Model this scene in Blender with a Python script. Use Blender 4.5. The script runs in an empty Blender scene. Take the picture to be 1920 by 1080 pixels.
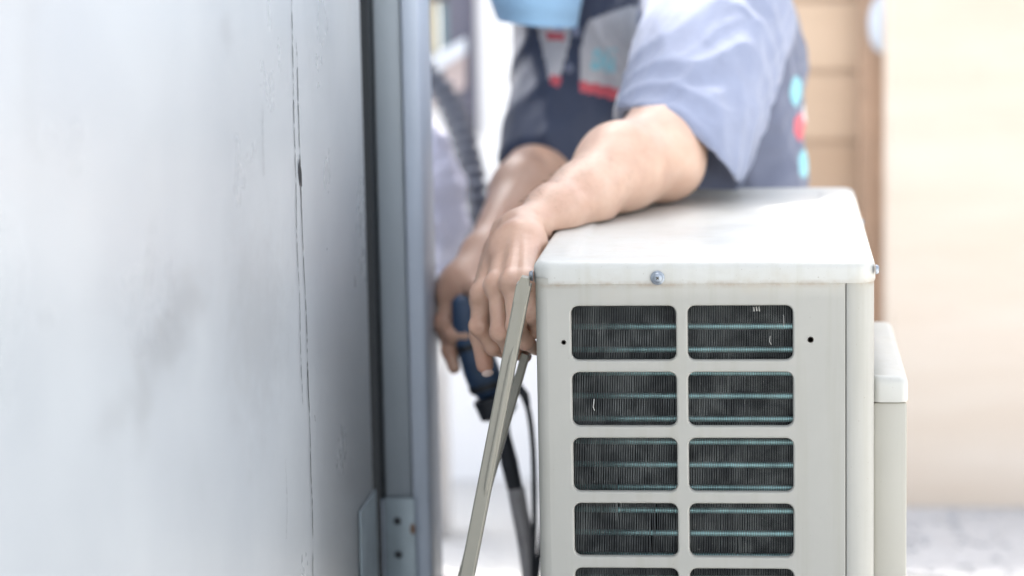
import bpy, bmesh, math, random
import numpy as np
from mathutils import Vector, Matrix
random.seed(7); rng = np.random.default_rng(7)
S = bpy.context.scene
COL = S.collection

# ------------------------------------------------------------------ camera
F_PX = 4844.0
_d = np.array([481., -716., F_PX]); _d /= np.linalg.norm(_d)
_n = np.array([640., 33200., F_PX]); _n -= _d * _n.dot(_d); _n /= np.linalg.norm(_n)
_R = np.array([np.cross(_d, -_n), _d, -_n])          # rows: world axes in camera (right, down, forward)
CAM = np.array([0.20756, -2.23990, 0.92575])
camd = bpy.data.cameras.new('camera'); cam = bpy.data.objects.new('camera', camd); COL.objects.link(cam)
M = Matrix([[_R[i][0], -_R[i][1], -_R[i][2], CAM[i]] for i in range(3)] + [[0, 0, 0, 1]])
cam.matrix_world = M
camd.sensor_width = 36; camd.lens = F_PX / 1920 * 36
camd.clip_start = .05; camd.clip_end = 500
camd.dof.use_dof = True; camd.dof.focus_distance = 2.30; camd.dof.aperture_fstop = 3.0
camd.dof.aperture_blades = 0
S.camera = cam

def at(px, py, **k):
    r = _R @ np.array([px - 960., py - 540., F_PX])
    i = {'x': 0, 'y': 1, 'z': 2}[list(k)[0]]
    t = (list(k.values())[0] - CAM[i]) / r[i]
    return CAM + r * t
def A(px, py, y): return at(px, py, y=y)

# ------------------------------------------------------------------ light
SUN_EL, SUN_AZ = 55.0, -38.0      # azimuth measured from +Y (away from camera) towards +X
W = bpy.data.worlds.new('World'); S.world = W; W.use_nodes = True
nt = W.node_tree; bg = nt.nodes['Background']
sky = nt.nodes.new('ShaderNodeTexSky'); sky.sky_type = 'NISHITA'; sky.sun_disc = False
sky.sun_elevation = math.radians(SUN_EL); sky.sun_rotation = math.radians(SUN_AZ)
sky.dust_density = 3.0; sky.air_density = 1.0; sky.ozone_density = 1.0
hs = nt.nodes.new('ShaderNodeHueSaturation'); hs.inputs['Saturation'].default_value = .30   # thin bright cloud veil
nt.links.new(sky.outputs[0], hs.inputs['Color']); nt.links.new(hs.outputs[0], bg.inputs[0]); bg.inputs[1].default_value = 0.15
sl = bpy.data.lights.new('sun', 'SUN'); sun = bpy.data.objects.new('sun', sl); COL.objects.link(sun)
sl.energy = 2.5; sl.angle = math.radians(5.0); sl.color = (1, .95, .87)
_e, _a = math.radians(SUN_EL), math.radians(SUN_AZ)
sd = Vector((math.sin(_a) * math.cos(_e), math.cos(_a) * math.cos(_e), math.sin(_e)))
sun.rotation_euler = sd.to_track_quat('Z', 'Y').to_euler(); sun.location = (0, 3, 5)
S.view_settings.view_transform = 'Standard'; S.view_settings.look = 'None'
S.view_settings.exposure = 1.9; S.view_settings.gamma = 1
S.cycles.use_denoising = True
S.cycles.max_bounces = 8; S.cycles.diffuse_bounces = 4
S.cycles.caustics_reflective = False; S.cycles.caustics_refractive = False

# ------------------------------------------------------------------ materials
class NM:
    """small node-material builder"""
    def __init__(s, name, col=(.5, .5, .5), rough=.5, metal=0., **kw):
        s.m = bpy.data.materials.new(name); s.m.use_nodes = True
        s.t = s.m.node_tree; s.b = s.t.nodes['Principled BSDF']
        s.b.inputs['Base Color'].default_value = (*col, 1); s.b.inputs['Roughness'].default_value = rough
        s.b.inputs['Metallic'].default_value = metal
        for k, v in kw.items(): s.b.inputs[k.replace('_', ' ')].default_value = v
        s.co = s.n('ShaderNodeTexCoord').outputs['Object']
    def n(s, t, **kw):
        x = s.t.nodes.new(t)
        for k, v in kw.items(): setattr(x, k, v)
        return x
    def L(s, a, b): s.t.links.new(a, b)
    def mapping(s, scale=(1, 1, 1), loc=(0, 0, 0)):
        m = s.n('ShaderNodeMapping'); s.L(s.co, m.inputs[0]); m.inputs['Scale'].default_value = scale
        m.inputs['Location'].default_value = loc; return m.outputs[0]
    def noise(s, scale=5, detail=4, rough=.5, vec=None, dist=0):
        x = s.n('ShaderNodeTexNoise'); s.L(vec or s.co, x.inputs['Vector'])
        x.inputs['Scale'].default_value = scale; x.inputs['Detail'].default_value = detail
        x.inputs['Roughness'].default_value = rough; x.inputs['Distortion'].default_value = dist
        return x.outputs['Fac']
    def ramp(s, f, stops):
        r = s.n('ShaderNodeValToRGB'); s.L(f, r.inputs[0]); e = r.color_ramp.elements
        while len(e) < len(stops): e.new(.5)
        for el, (p, c) in zip(e, stops):
            el.position = p; el.color = (*c, 1) if hasattr(c, '__len__') else (c, c, c, 1)
        return r.outputs[0]
    def mix(s, f, a, b, mode='MIX'):
        x = s.n('ShaderNodeMix', data_type='RGBA', blend_type=mode)
        for i, v in ((0, f), (6, a), (7, b)):
            if hasattr(v, 'links'): s.L(v, x.inputs[i])
            elif i: x.inputs[i].default_value = (*v, 1)
            else: x.inputs[i].default_value = v
        return x.outputs[2]
    def math(s, op, a, b=0.):
        x = s.n('ShaderNodeMath', operation=op)
        for i, v in ((0, a), (1, b)):
            if hasattr(v, 'links'): s.L(v, x.inputs[i])
            else: x.inputs[i].default_value = v
        return x.outputs[0]
    def sep(s, v=None):
        x = s.n('ShaderNodeSeparateXYZ'); s.L(v or s.co, x.inputs[0]); return x.outputs
    def col(s, c): s.L(c, s.b.inputs['Base Color']); return s
    def rough(s, c): s.L(c, s.b.inputs['Roughness']); return s
    def bump(s, h, strength=.3, dist=.001):
        x = s.n('ShaderNodeBump'); x.inputs['Strength'].default_value = strength; x.inputs['Distance'].default_value = dist
        s.L(h, x.inputs['Height']); s.L(x.outputs[0], s.b.inputs['Normal']); return s

def varied(name, c, amt=.12, scale=8, rough=.5, metal=0, bump=.1, bscale=150, **kw):
    m = NM(name, c, rough, metal, **kw)
    lo = tuple(x * (1 - amt) for x in c); hi = tuple(min(1, x * (1 + amt * .5)) for x in c)
    m.col(m.ramp(m.noise(scale, 6, .6), [(.3, lo), (.7, hi)]))
    if bump: m.bump(m.noise(bscale, 3), bump, .001)
    return m.m

def casing_mat(name, base, seam=None):
    """painted sheet steel with faint grime, vertical run marks and a rust-stained seam at height `seam`"""
    m = NM(name, base, .38)
    g = m.noise(9, 8, .65)
    c = m.mix(m.ramp(g, [(.35, 0), (.75, 1)]), tuple(x * .93 for x in base), base)
    run = m.noise(1, 5, .6, m.mapping((70, 70, 3)))
    c = m.mix(m.math('MULTIPLY', m.ramp(run, [(.50, 0), (.75, 1)]), .5), c, (base[0] * .80, base[1] * .78, base[2] * .70))
    spk = m.noise(420, 2, .5)
    c = m.mix(m.math('MULTIPLY', m.ramp(spk, [(.72, 0), (.76, 1)]), .5), c, (.25, .2, .15))
    if seam is not None:
        z = m.sep()[2]
        band = m.ramp(m.math('ABSOLUTE', m.math('SUBTRACT', z, seam)), [(0.0, 1), (.0022, 0)])
        br = m.ramp(m.noise(38, 5, .7), [(.42, .12), (.62, 1)])
        c = m.mix(m.math('MULTIPLY', m.math('MULTIPLY', band, br), .5), c, (.28, .19, .11))
        halo = m.ramp(m.math('ABSOLUTE', m.math('SUBTRACT', z, seam)), [(0.0, 1), (.016, 0)])
        c = m.mix(m.math('MULTIPLY', m.math('MULTIPLY', halo, m.ramp(m.noise(22, 5, .7), [(.5, 0), (.7, 1)])), .45), c, (.42, .36, .26))
    m.col(c); m.rough(m.ramp(m.noise(14, 5, .6), [(.3, .30), (.7, .48)]))
    m.bump(m.noise(600, 2), .06, .0005)
    return m.m

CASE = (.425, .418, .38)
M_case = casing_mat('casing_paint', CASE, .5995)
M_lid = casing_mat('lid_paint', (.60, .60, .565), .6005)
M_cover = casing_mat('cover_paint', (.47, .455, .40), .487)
M_strut = casing_mat('strut_paint', (.30, .288, .24))
M_dark = NM('shadow_gap', (.02, .02, .02), .8).m

def fin_mat():
    m = NM('coil_fin', (.10, .115, .12), .5, .2)
    f = m.noise(55, 6, .7)
    c = m.mix(m.ramp(f, [(.4, 0), (.65, 1)]), (.05, .056, .058), (.185, .20, .195))
    z = m.noise(1, 3, .5, m.mapping((.1, .1, 49)))
    c = m.mix(m.ramp(m.noise(230, 3, .6), [(.68, 0), (.78, 1)]), c, (.38, .38, .35))
    m.col(c); return m.m
M_fin = fin_mat()
M_tube = varied('coil_tube', (.38, .66, .65), .35, 60, .3, .3, .2)
M_zinc = varied('zinc_screw', (.36, .40, .45), .3, 300, .32, .9, .1)
M_void = NM('coil_void', (.012, .013, .015), .9).m
M_bits = NM('lint', (.5, .5, .47), .8).m

def door_mat():
    m = NM('door_paint', (.56, .59, .63), .36)
    y = m.sep()
    st = m.noise(1, 5, .65, m.mapping((1, 260, 6)))                    # brushed vertical streaks
    st2 = m.noise(1, 3, .5, m.mapping((1, 60, 1.2)))
    base = m.mix(m.ramp(m.noise(2.2, 6, .6), [(.38, 0), (.62, 1)]), (.44, .47, .50), (.51, .54, .565))
    base = m.mix(m.math('MULTIPLY', m.ramp(st, [(.4, 0), (.7, 1)]), .035), base, (.38, .41, .45))
    sm = m.ramp(m.noise(14, 6, .75, m.mapping((1, .55, .25), (0, .35, .1))), [(.60, 0), (.70, 1)])
    base = m.mix(m.math('MULTIPLY', sm, .16), base, (.27, .28, .28))
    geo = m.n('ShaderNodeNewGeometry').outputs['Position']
    for px, py, ry, rz, amt in ((345, 570, .10, .030, .55), (300, 655, .09, .030, .50), (268, 760, .035, .040, .55), (425, 60, .03, .02, .4), (480, 620, .16, .11, .45), (215, 780, .06, .02, .35)):  # grey smudges; the largest patch paints a darker reflection into the colour
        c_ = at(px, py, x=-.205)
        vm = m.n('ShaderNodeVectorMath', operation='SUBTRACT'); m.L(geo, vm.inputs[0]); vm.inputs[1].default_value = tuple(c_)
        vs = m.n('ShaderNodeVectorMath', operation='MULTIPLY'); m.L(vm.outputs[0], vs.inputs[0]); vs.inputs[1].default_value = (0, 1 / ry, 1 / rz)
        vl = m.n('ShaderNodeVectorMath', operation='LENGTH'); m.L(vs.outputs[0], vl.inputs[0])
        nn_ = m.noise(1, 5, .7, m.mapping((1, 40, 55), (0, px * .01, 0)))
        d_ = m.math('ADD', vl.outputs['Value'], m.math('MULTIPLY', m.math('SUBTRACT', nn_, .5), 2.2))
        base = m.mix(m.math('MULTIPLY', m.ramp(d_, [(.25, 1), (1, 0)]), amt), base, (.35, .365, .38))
    m.col(base)
    m.rough(m.ramp(m.noise(6, 5, .6), [(.3, .26), (.7, .34)]))
    yz = m.n('ShaderNodeSeparateXYZ'); m.L(geo, yz.inputs[0])
    zone = m.math('MULTIPLY', m.ramp(m.math('ADD', yz.outputs[1], .5), [(.22, 0), (.34, 1)]), m.ramp(yz.outputs[2], [(.50, 1), (.60, 0)]))
    h = m.math('ADD', m.math('MULTIPLY', st, m.math('ADD', m.math('MULTIPLY', zone, .8), .03)), m.math('MULTIPLY', m.noise(420, 2, .5), .35))
    m.bump(h, .11, .0010); return m.m
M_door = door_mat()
M_frame = varied('frame_paint', (.36, .41, .45), .12, 5, .42, 0, .1, 300)
M_flange = varied('flange_paint', (.43, .49, .58), .10, 5, .4, 0, .1, 300)
M_seal = NM('seal_rubber', (.008, .012, .016), .6).m
M_crack = NM('crack_dark', (.05, .06, .06), .9).m
M_hinge = varied('hinge_paint', (.34, .41, .45), .2, 30, .45, .2, .2, 200)
M_rust = varied('rust', (.20, .11, .06), .4, 200, .8)

def skin_mat():
    m = NM('skin', (.55, .33, .22), .36)
    c = m.ramp(m.noise(26, 6, .65), [(.3, (.60, .37, .27)), (.55, (.70, .47, .35)), (.75, (.75, .54, .42))])
    c = m.mix(m.math('MULTIPLY', m.ramp(m.noise(260, 2), [(.74, 0), (.78, 1)]), .5), c, (.25, .12, .08))
    at_ = m.n('ShaderNodeAttribute'); at_.attribute_name = 'flush'
    c = m.mix(at_.outputs['Fac'], c, (.60, .24, .17))
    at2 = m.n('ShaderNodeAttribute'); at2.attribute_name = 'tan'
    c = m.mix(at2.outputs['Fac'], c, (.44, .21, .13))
    m.col(c)
    m.b.inputs['Subsurface Weight'].default_value = .12; m.b.inputs['Subsurface Radius'].default_value = (1, .35, .2)
    m.b.inputs['Subsurface Scale'].default_value = .004
    h = m.math('ADD', m.noise(700, 4, .6), m.math('MULTIPLY', m.noise(90, 4, .6), 1.2))
    m.bump(h, .22, .0012); return m.m
M_skin = skin_mat()
M_nail = NM('nail', (.80, .62, .55), .25).m
def cloth(name, c, amt=.15, bump=.4):
    m = NM(name, c, .85); m.b.inputs['Sheen Weight'].default_value = .25
    m.col(m.ramp(m.noise(30, 5, .6), [(.3, tuple(x * (1 - amt) for x in c)), (.7, c)]))
    m.bump(m.math('ADD', m.noise(18, 5, .6), m.math('MULTIPLY', m.noise(900, 2), .12)), bump, .006); return m.m
M_navy = cloth('navy_cloth', (.055, .07, .12))
M_lav = cloth('pale_sleeve_cloth', (.30, .335, .46))
M_pale = cloth('pale_panel_cloth', (.62, .61, .63))
M_red = cloth('red_trim', (.72, .13, .16)); M_cyan = cloth('cyan_thread', (.30, .66, .74)); M_white = cloth('white_piping', (.85, .85, .86))
M_blue = cloth('blue_thread', (.12, .16, .5))
M_slate = cloth('slate_cloth', (.17, .19, .27))
M_mask = cloth('mask_fabric', (.36, .58, .78), .06, .15)
M_hair = varied('hair', (.02, .016, .014), .3, 60, .5)
M_trouser = cloth('trouser_cloth', (.05, .06, .09)); M_shoe = varied('shoe', (.03, .03, .03), .3, 30, .6)
M_tool = varied('tool_plastic', (.035, .075, .15), .3, 40, .4); M_toolb = varied('tool_black', (.014, .018, .026), .3, 60, .45)
M_hosegrey = varied('grey_rubber', (.10, .11, .14), .2, 40, .5); M_cable = varied('cable_grey', (.36, .35, .36), .2, 40, .5)
M_wwall = varied('white_wall_paint', (.86, .86, .87), .05, 2, .8, 0, .2, 60)
def cream_mat():
    m = NM('cream_render', (.84, .74, .62), .85)
    c = m.ramp(m.noise(1, 5, .6, m.mapping((1.2, 1.2, 7))), [(.3, (.73, .61, .49)), (.7, (.83, .74, .64))])
    c = m.mix(m.ramp(m.noise(3, 5, .65), [(.5, 0), (.75, .5)]), c, (.66, .55, .45))
    m.col(c); m.bump(m.noise(60, 4), .3, .002); return m.m
M_cream = cream_mat()
def plank_mat():
    m = NM('tan_boards', (.4, .28, .18), .7)
    z = m.sep()[2]
    fr = m.math('FRACT', m.math('MULTIPLY', z, 9.0))
    board = m.n('ShaderNodeTexWhiteNoise', noise_dimensions='1D'); m.L(m.math('FLOOR', m.math('MULTIPLY', z, 9.0)), board.inputs['W'])
    c = m.mix(board.outputs['Value'], (.56, .41, .29), (.74, .58, .43))
    g = m.noise(1, 5, .6, m.mapping((3, 3, 60)))
    c = m.mix(m.math('MULTIPLY', g, .4), c, (.46, .32, .21))
    c = m.mix(m.ramp(fr, [(.0, 1), (.05, 0), (.95, 0), (1, 1)]), c, (.46, .32, .22))
    m.col(c); m.bump(m.ramp(fr, [(0, 0), (.06, 1), (.94, 1), (1, 0)]), .6, .01); return m.m
M_plank = plank_mat()
def ground_mat():
    m = NM('pale_concrete', (.55, .54, .52), .85)
    c = m.ramp(m.noise(1.6, 8, .65), [(.35, (.54, .54, .54)), (.65, (.66, .65, .62))])
    c = m.mix(m.ramp(m.noise(60, 5, .7), [(.55, 0), (.75, 1)]), c, (.48, .48, .48))
    m.col(c); m.bump(m.noise(70, 6, .7), .5, .01); return m.m
M_ground = ground_mat()
M_gravel = varied('grey_gravel', (.50, .50, .51), .12, 26, .9, 0, .3, 60)
M_winf = varied('window_frame_grey', (.10, .10, .14), .12, 8, .45)
M_wing = NM('window_glass', (.14, .24, .28), .08).m; M_wing2 = NM('window_panel', (.36, .31, .19), .3).m
M_sill = varied('sill_paint', (.62, .66, .72), .06, 8, .5); M_apron = varied('window_board', (.46, .38, .37), .1, 8, .6)
M_bundle = cloth('white_wrap', (.74, .73, .86), .12, .8); M_shade = varied('dark_blind', (.06, .05, .05), .2, 20, .7)
M_lampb = NM('lamp_glass', (.62, .70, .80), .25).m; M_brass = varied('latch_beige', (.58, .50, .40), .15, 40, .5)
M_post = varied('post_paint', (.72, .70, .68), .06, 6, .6)

# ------------------------------------------------------------------ helpers
def tag(o, label=None, cat=None, group=None, kind=None):
    for k, v in (('label', label), ('category', cat), ('group', group), ('kind', kind)):
        if v: o[k] = v
    return o
def empty(name, loc, label, cat, group=None):
    o = bpy.data.objects.new(name, None); COL.objects.link(o); o.location = loc; o.empty_display_size = .05
    return tag(o, label, cat, group)
def link(name, me, mat=None, parent=None, smooth=True):
    o = bpy.data.objects.new(name, me); COL.objects.link(o)
    for m in (mat if isinstance(mat, (list, tuple)) else [mat] if mat else []): me.materials.append(m)
    if smooth:
        me.polygons.foreach_set('use_smooth', [True] * len(me.polygons))
    if parent:
        o.parent = parent
        if parent.type == 'EMPTY': o.matrix_parent_inverse = Matrix.Translation(parent.location).inverted()
    return o
def bm_obj(name, bm, mat=None, parent=None, smooth=False, auto=None):
    me = bpy.data.meshes.new(name); bm.normal_update()
    bmesh.ops.recalc_face_normals(bm, faces=bm.faces)
    bm.to_mesh(me); bm.free()
    o = link(name, me, mat, parent, smooth)
    if auto: me.set_sharp_from_angle(angle=math.radians(auto))
    return o
def box(bm, a, b, bev=0, seg=2):
    a, b = np.minimum(a, b), np.maximum(a, b)
    r = bmesh.ops.create_cube(bm, size=1, matrix=Matrix.Translation(Vector((a + b) / 2)) @ Matrix.Diagonal((*(b - a), 1)))
    if bev:
        es = {e for v in r['verts'] for e in v.link_edges}
        bmesh.ops.bevel(bm, geom=list(es), offset=bev, segments=seg, affect='EDGES', profile=.5)
def box_obj(name, a, b, mat, parent=None, bev=.002):
    bm = bmesh.new(); box(bm, np.array(a, float), np.array(b, float), bev)
    return bm_obj(name, bm, mat, parent, True, 35)
def rings(bm, rs, cap0=True, cap1=True, close=True):
    """loft a list of rings (same vertex count)"""
    vs = [[bm.verts.new(tuple(p)) for p in r] for r in rs]; n = len(vs[0])
    for a, b in zip(vs, vs[1:]):
        for i in range(n if close else n - 1):
            j = (i + 1) % n; bm.faces.new((a[i], a[j], b[j], b[i]))
    if cap0: bm.faces.new(vs[0][::-1])
    if cap1: bm.faces.new(vs[-1])
    return vs
def rrect(x0, y0, x1, y1, r, n=6):
    out = []
    for cx, cy, a0 in ((x1 - r, y1 - r, 0), (x0 + r, y1 - r, 90), (x0 + r, y0 + r, 180), (x1 - r, y0 + r, 270)):
        for k in range(n + 1):
            a = math.radians(a0 + 90 * k / n); out.append((cx + r * math.cos(a), cy + r * math.sin(a)))
    return out
def tube(bm, pts, rad, seg=16, caps=True):
    pts = [Vector(p) for p in pts]; n = len(pts)
    rad = rad if hasattr(rad, '__len__') else [rad] * n
    up = Vector((0, 0, 1)); rs = []; prev = None
    for i, p in enumerate(pts):
        t = (pts[min(i + 1, n - 1)] - pts[max(i - 1, 0)]).normalized()
        if prev is None:
            u = t.cross(up if abs(t.z) < .9 else Vector((1, 0, 0))).normalized()
        else: u = (prev - t * prev.dot(t)).normalized()
        prev = u; w = t.cross(u)
        rs.append([p + (u * math.cos(a) + w * math.sin(a)) * rad[i] for a in (2 * math.pi * k / seg for k in range(seg))])
    rings(bm, rs, caps, caps)
def spline(pts, n=12):
    pts = [np.array(p, float) for p in pts]; P = [2 * pts[0] - pts[1]] + pts + [2 * pts[-1] - pts[-2]]; out = []
    for i in range(1, len(P) - 2):
        for k in range(n):
            t = k / n; a, b, c, d = P[i - 1], P[i], P[i + 1], P[i + 2]
            out.append(.5 * (2 * b + (c - a) * t + (2 * a - 5 * b + 4 * c - d) * t * t + (3 * b - a - 3 * c + d) * t ** 3))
    out.append(pts[-1]); return out

# ---- signed distance field modelling, meshed by surface nets
class Field:
    def __init__(s, lo, hi, h, fine=None):
        # fine = (lo, hi, step): a box in which the grid lines lie closer together
        s.h = h; s.ax = []
        for k in range(3):
            if fine is None: a = np.arange(lo[k], hi[k] + h, h)
            else: a = np.concatenate([np.arange(lo[k], fine[0][k], h), np.arange(fine[0][k], fine[1][k], fine[2]), np.arange(fine[1][k], hi[k] + h, h)])
            s.ax.append(a.astype(np.float32))
        s.n = np.array([len(a) for a in s.ax])
        s.F = np.full(tuple(s.n), 1.0, np.float32)
    def win(s, lo, hi):
        i0 = [int(np.clip(np.searchsorted(s.ax[k], lo[k]) - 1, 0, s.n[k] - 1)) for k in range(3)]
        i1 = [int(np.clip(np.searchsorted(s.ax[k], hi[k]) + 1, i0[k] + 1, s.n[k])) for k in range(3)]
        ax = [s.ax[k][i0[k]:i1[k]] for k in range(3)]
        return tuple(slice(a, b) for a, b in zip(i0, i1)), np.meshgrid(*ax, indexing='ij', sparse=True)
    def _put(s, sl, d, k, mode='add'):
        F = s.F[sl]
        if mode == 'sub': d = -d; h = np.clip(.5 + .5 * (d - F) / k, 0, 1); s.F[sl] = F + (d - F) * h + k * h * (1 - h)
        else: h = np.clip(.5 + .5 * (F - d) / k, 0, 1); s.F[sl] = F + (d - F) * h - k * h * (1 - h)
    def cone(s, a, b, ra, rb, k=.01, mode='add', flat=None):
        """tapered capsule; flat=(direction, factor): squashed along that direction"""
        a, b = np.array(a, np.float32), np.array(b, np.float32); m = max(ra, rb) * 1.3 + k + 4 * s.h
        sl, (x, y, z) = s.win(np.minimum(a, b) - m, np.maximum(a, b) + m)
        ab = b - a; L2 = float(ab @ ab) + 1e-9
        px, py, pz = x - a[0], y - a[1], z - a[2]
        t = np.clip((px * ab[0] + py * ab[1] + pz * ab[2]) / L2, 0, 1)
        qx, qy, qz = px - t * ab[0], py - t * ab[1], pz - t * ab[2]
        q2 = qx * qx + qy * qy + qz * qz
        if flat is not None:
            dv = np.array(flat[0], np.float32); dv /= np.linalg.norm(dv)
            c = qx * dv[0] + qy * dv[1] + qz * dv[2]; q2 = q2 + c * c * (1 / flat[1] ** 2 - 1)
        s._put(sl, np.sqrt(q2) - (ra + (rb - ra) * t), k, mode)
    def ell(s, c, r, k=.01, rot=None, mode='add'):
        c = np.array(c, np.float32); r = np.array(r, np.float32); m = r.max() + k + 4 * s.h
        sl, (x, y, z) = s.win(c - m, c + m)
        R = np.eye(3) if rot is None else np.array(rot)
        p = [(x - c[0]) * R[0][i] + (y - c[1]) * R[1][i] + (z - c[2]) * R[2][i] for i in range(3)]
        k0 = np.sqrt(sum((p[i] / r[i]) ** 2 for i in range(3))); k1 = np.sqrt(sum((p[i] / r[i] ** 2) ** 2 for i in range(3))) + 1e-9
        s._put(sl, (k0 * (k0 - 1) / k1).astype(np.float32), k, mode)
    def cut(s, lo, hi, p, nrm, k=.003):
        sl, (x, y, z) = s.win(lo, hi); nrm = np.array(nrm, float); nrm /= np.linalg.norm(nrm)
        d = ((x - p[0]) * nrm[0] + (y - p[1]) * nrm[1] + (z - p[2]) * nrm[2]).astype(np.float32)
        s._put(sl, -d, k, 'sub')
    def wrinkle(s, amp, freq, seed=0, aniso=(1, 1, 1)):
        r = np.random.default_rng(seed)
        x, y, z = np.meshgrid(*s.ax, indexing='ij', sparse=True); w = 0
        for i in range(5):
            v = r.normal(size=3) * freq * np.array(aniso) * (1.0 + .5 * i); ph = r.uniform(0, 6.28)
            w = w + (1 - np.abs(np.sin(v[0] * x + v[1] * y + v[2] * z + ph + 1.5 * np.sin(.6 * v[1] * x + .7 * v[2] * y - .5 * v[0] * z)))) * amp / (1 + .5 * i)
        s.F -= w.astype(np.float32) - amp
    def mesh(s, smooth=2):
        F = s.F; ins = F < 0
        c = sum(ins[i:F.shape[0] - 1 + i, j:F.shape[1] - 1 + j, k:F.shape[2] - 1 + k].astype(np.uint8) for i in (0, 1) for j in (0, 1) for k in (0, 1))
        act = np.argwhere((c > 0) & (c < 8)); idx = np.full(c.shape, -1, np.int32); idx[tuple(act.T)] = np.arange(len(act))
        P = np.zeros((len(act), 3)); N = np.zeros(len(act))
        cs = [(i, j, k) for i in (0, 1) for j in (0, 1) for k in (0, 1)]
        for a in cs:
            for ax in range(3):
                if a[ax]: continue
                b = list(a); b[ax] = 1
                fa = F[tuple((act + a).T)]; fb = F[tuple((act + b).T)]; m = (fa < 0) != (fb < 0)
                t = np.where(m, fa / np.where(m, fa - fb, 1), 0)
                q = np.array(a, float)[None] + 0 * P; q[:, ax] += t; P[m] += q[m]; N[m] += 1
        G = act + P / N[:, None]; V = np.stack([np.interp(G[:, k], np.arange(s.n[k]), s.ax[k]) for k in range(3)], 1)
        Q = []
        for ax in range(3):
            u, v = [(1, 2), (2, 0), (0, 1)][ax]
            n0 = list(F.shape); n0[ax] -= 1
            s0 = [slice(1, -1)] * 3; s0[ax] = slice(0, -1); s1 = [slice(1, -1)] * 3; s1[ax] = slice(1, None)
            d = ins[tuple(s0)] != ins[tuple(s1)]; e = np.argwhere(d); off = np.ones(3, int); off[ax] = 0; e = e + off
            fl = ins[tuple(e.T)]
            def g(du, dv):
                c_ = e.copy(); c_[:, u] -= du; c_[:, v] -= dv; return idx[tuple(c_.T)]
            q = np.stack([g(1, 1), g(0, 1), g(0, 0), g(1, 0)], 1)
            q[~fl] = q[~fl][:, ::-1]; Q.append(q)
        Q = np.concatenate(Q); Q = Q[(Q >= 0).all(1)]
        for _ in range(smooth):
            acc = np.zeros_like(V); cnt = np.zeros(len(V))
            for i in range(4):
                a, b = Q[:, i], Q[:, (i + 1) % 4]
                for ax in range(3):
                    acc[:, ax] += np.bincount(a, V[b, ax], len(V)) + np.bincount(b, V[a, ax], len(V))
                cnt += np.bincount(a, minlength=len(V)) + np.bincount(b, minlength=len(V))
            V = .5 * V + .5 * acc / np.maximum(cnt, 1)[:, None]
        return V, Q
def np_mesh(name, V, Q, mat=None, parent=None, mi=None, attrs=None):
    me = bpy.data.meshes.new(name); me.vertices.add(len(V)); me.vertices.foreach_set('co', V.astype(np.float32).ravel())
    me.loops.add(Q.size); me.loops.foreach_set('vertex_index', Q.astype(np.int32).ravel())
    me.polygons.add(len(Q)); me.polygons.foreach_set('loop_start', (np.arange(len(Q)) * Q.shape[1]).astype(np.int32))
    me.update(calc_edges=True); me.validate()
    o = link(name, me, mat, parent)
    if mi is not None: me.polygons.foreach_set('material_index', mi.astype(np.int32))
    for k, v in (attrs or {}).items():
        at_ = me.attributes.new(k, 'FLOAT', 'POINT'); at_.data.foreach_set('value', v.astype(np.float32))
    return o

# ================================================================== SETTING
bm = bmesh.new(); g = [bm.verts.new(p) for p in ((-60, -60, 0), (60, -60, 0), (60, 60, 0), (-60, 60, 0))]; bm.faces.new(g)
tag(bm_obj('ground', bm, M_ground), kind='structure')
# gravel strip with uneven edge against the cream wall
bm = bmesh.new(); a_, b_ = [], []
for i in range(61):
    x = .30 + 3.2 * i / 60
    a_.append((x, 1.30 + .035 * math.sin(x * 9) + rng.normal() * .012, .004)); b_.append((x, 1.695, .004))
rings(bm, [a_, b_], False, False, False)
tag(bm_obj('gravel', bm, M_gravel), kind='stuff')
bm = bmesh.new()
for i in range(350):
    x, y = rng.uniform(.34, 1.4), rng.uniform(1.25, 1.68); r = rng.uniform(.003, .008)
    bmesh.ops.create_icosphere(bm, subdivisions=1, radius=r, matrix=Matrix.Translation((x, y, .004 + r * .3)) @ Matrix.Diagonal((1, rng.uniform(.6, 1.3), .6, 1)))
tag(bm_obj('pebbles', bm, [M_gravel], None, True), kind='stuff')

WY = 1.90
w = empty('white_wall', (-1.2, WY + .06, 0), 'white painted wall behind the technician, holding the small grey window', 'wall')
bm = bmesh.new(); zw = 1.15
wx0, wx1, wz0, wz1 = -.60, -.262, .668, 1.10           # window opening
for x0, x1, z0, z1 in ((-2.6, wx0, 0, zw), (wx1, .205, 0, zw), (wx0, wx1, 0, wz0), (wx0, wx1, wz1, zw)):
    box(bm, np.array((x0, WY, z0)), np.array((x1, WY + .12, z1)))
bm_obj('wall_panel', bm, M_wwall, w)
win = empty('window', ((wx0 + wx1) / 2, WY, wz0), 'small grey framed window seen past the door frame, pale sill below it', 'window')
bm = bmesh.new()
fr = .036
box(bm, np.array((wx0, WY - .02, wz0)), np.array((wx0 + fr, WY + .05, wz1)), .003)
box(bm, np.array((wx1 - fr - .006, WY - .02, wz0 - .10)), np.array((wx1, WY + .05, wz1)), .003)
box(bm, np.array((wx0 + fr, WY - .02, wz0)), np.array((wx1 - fr, WY + .05, wz0 + .02)), .003)
box(bm, np.array((wx0 + fr, WY - .02, wz1 - fr)), np.array((wx1 - fr, WY + .05, wz1)), .003)
bm_obj('window_frame', bm, M_winf, win, True, 35)
box_obj('glass_pane', (-.322, WY + .01, wz0 + .02), (wx1 - fr, WY + .016, wz1 - fr), M_wing, win, 0)
box_obj('glass_pane', (wx0 + fr, WY + .01, wz0 + .02), (-.325, WY + .016, wz1 - fr), M_wing2, win, 0)
box_obj('blind', (wx0 + fr, WY - .012, .785), (-.305, WY + .004, .90), M_shade, win, .003)
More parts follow.
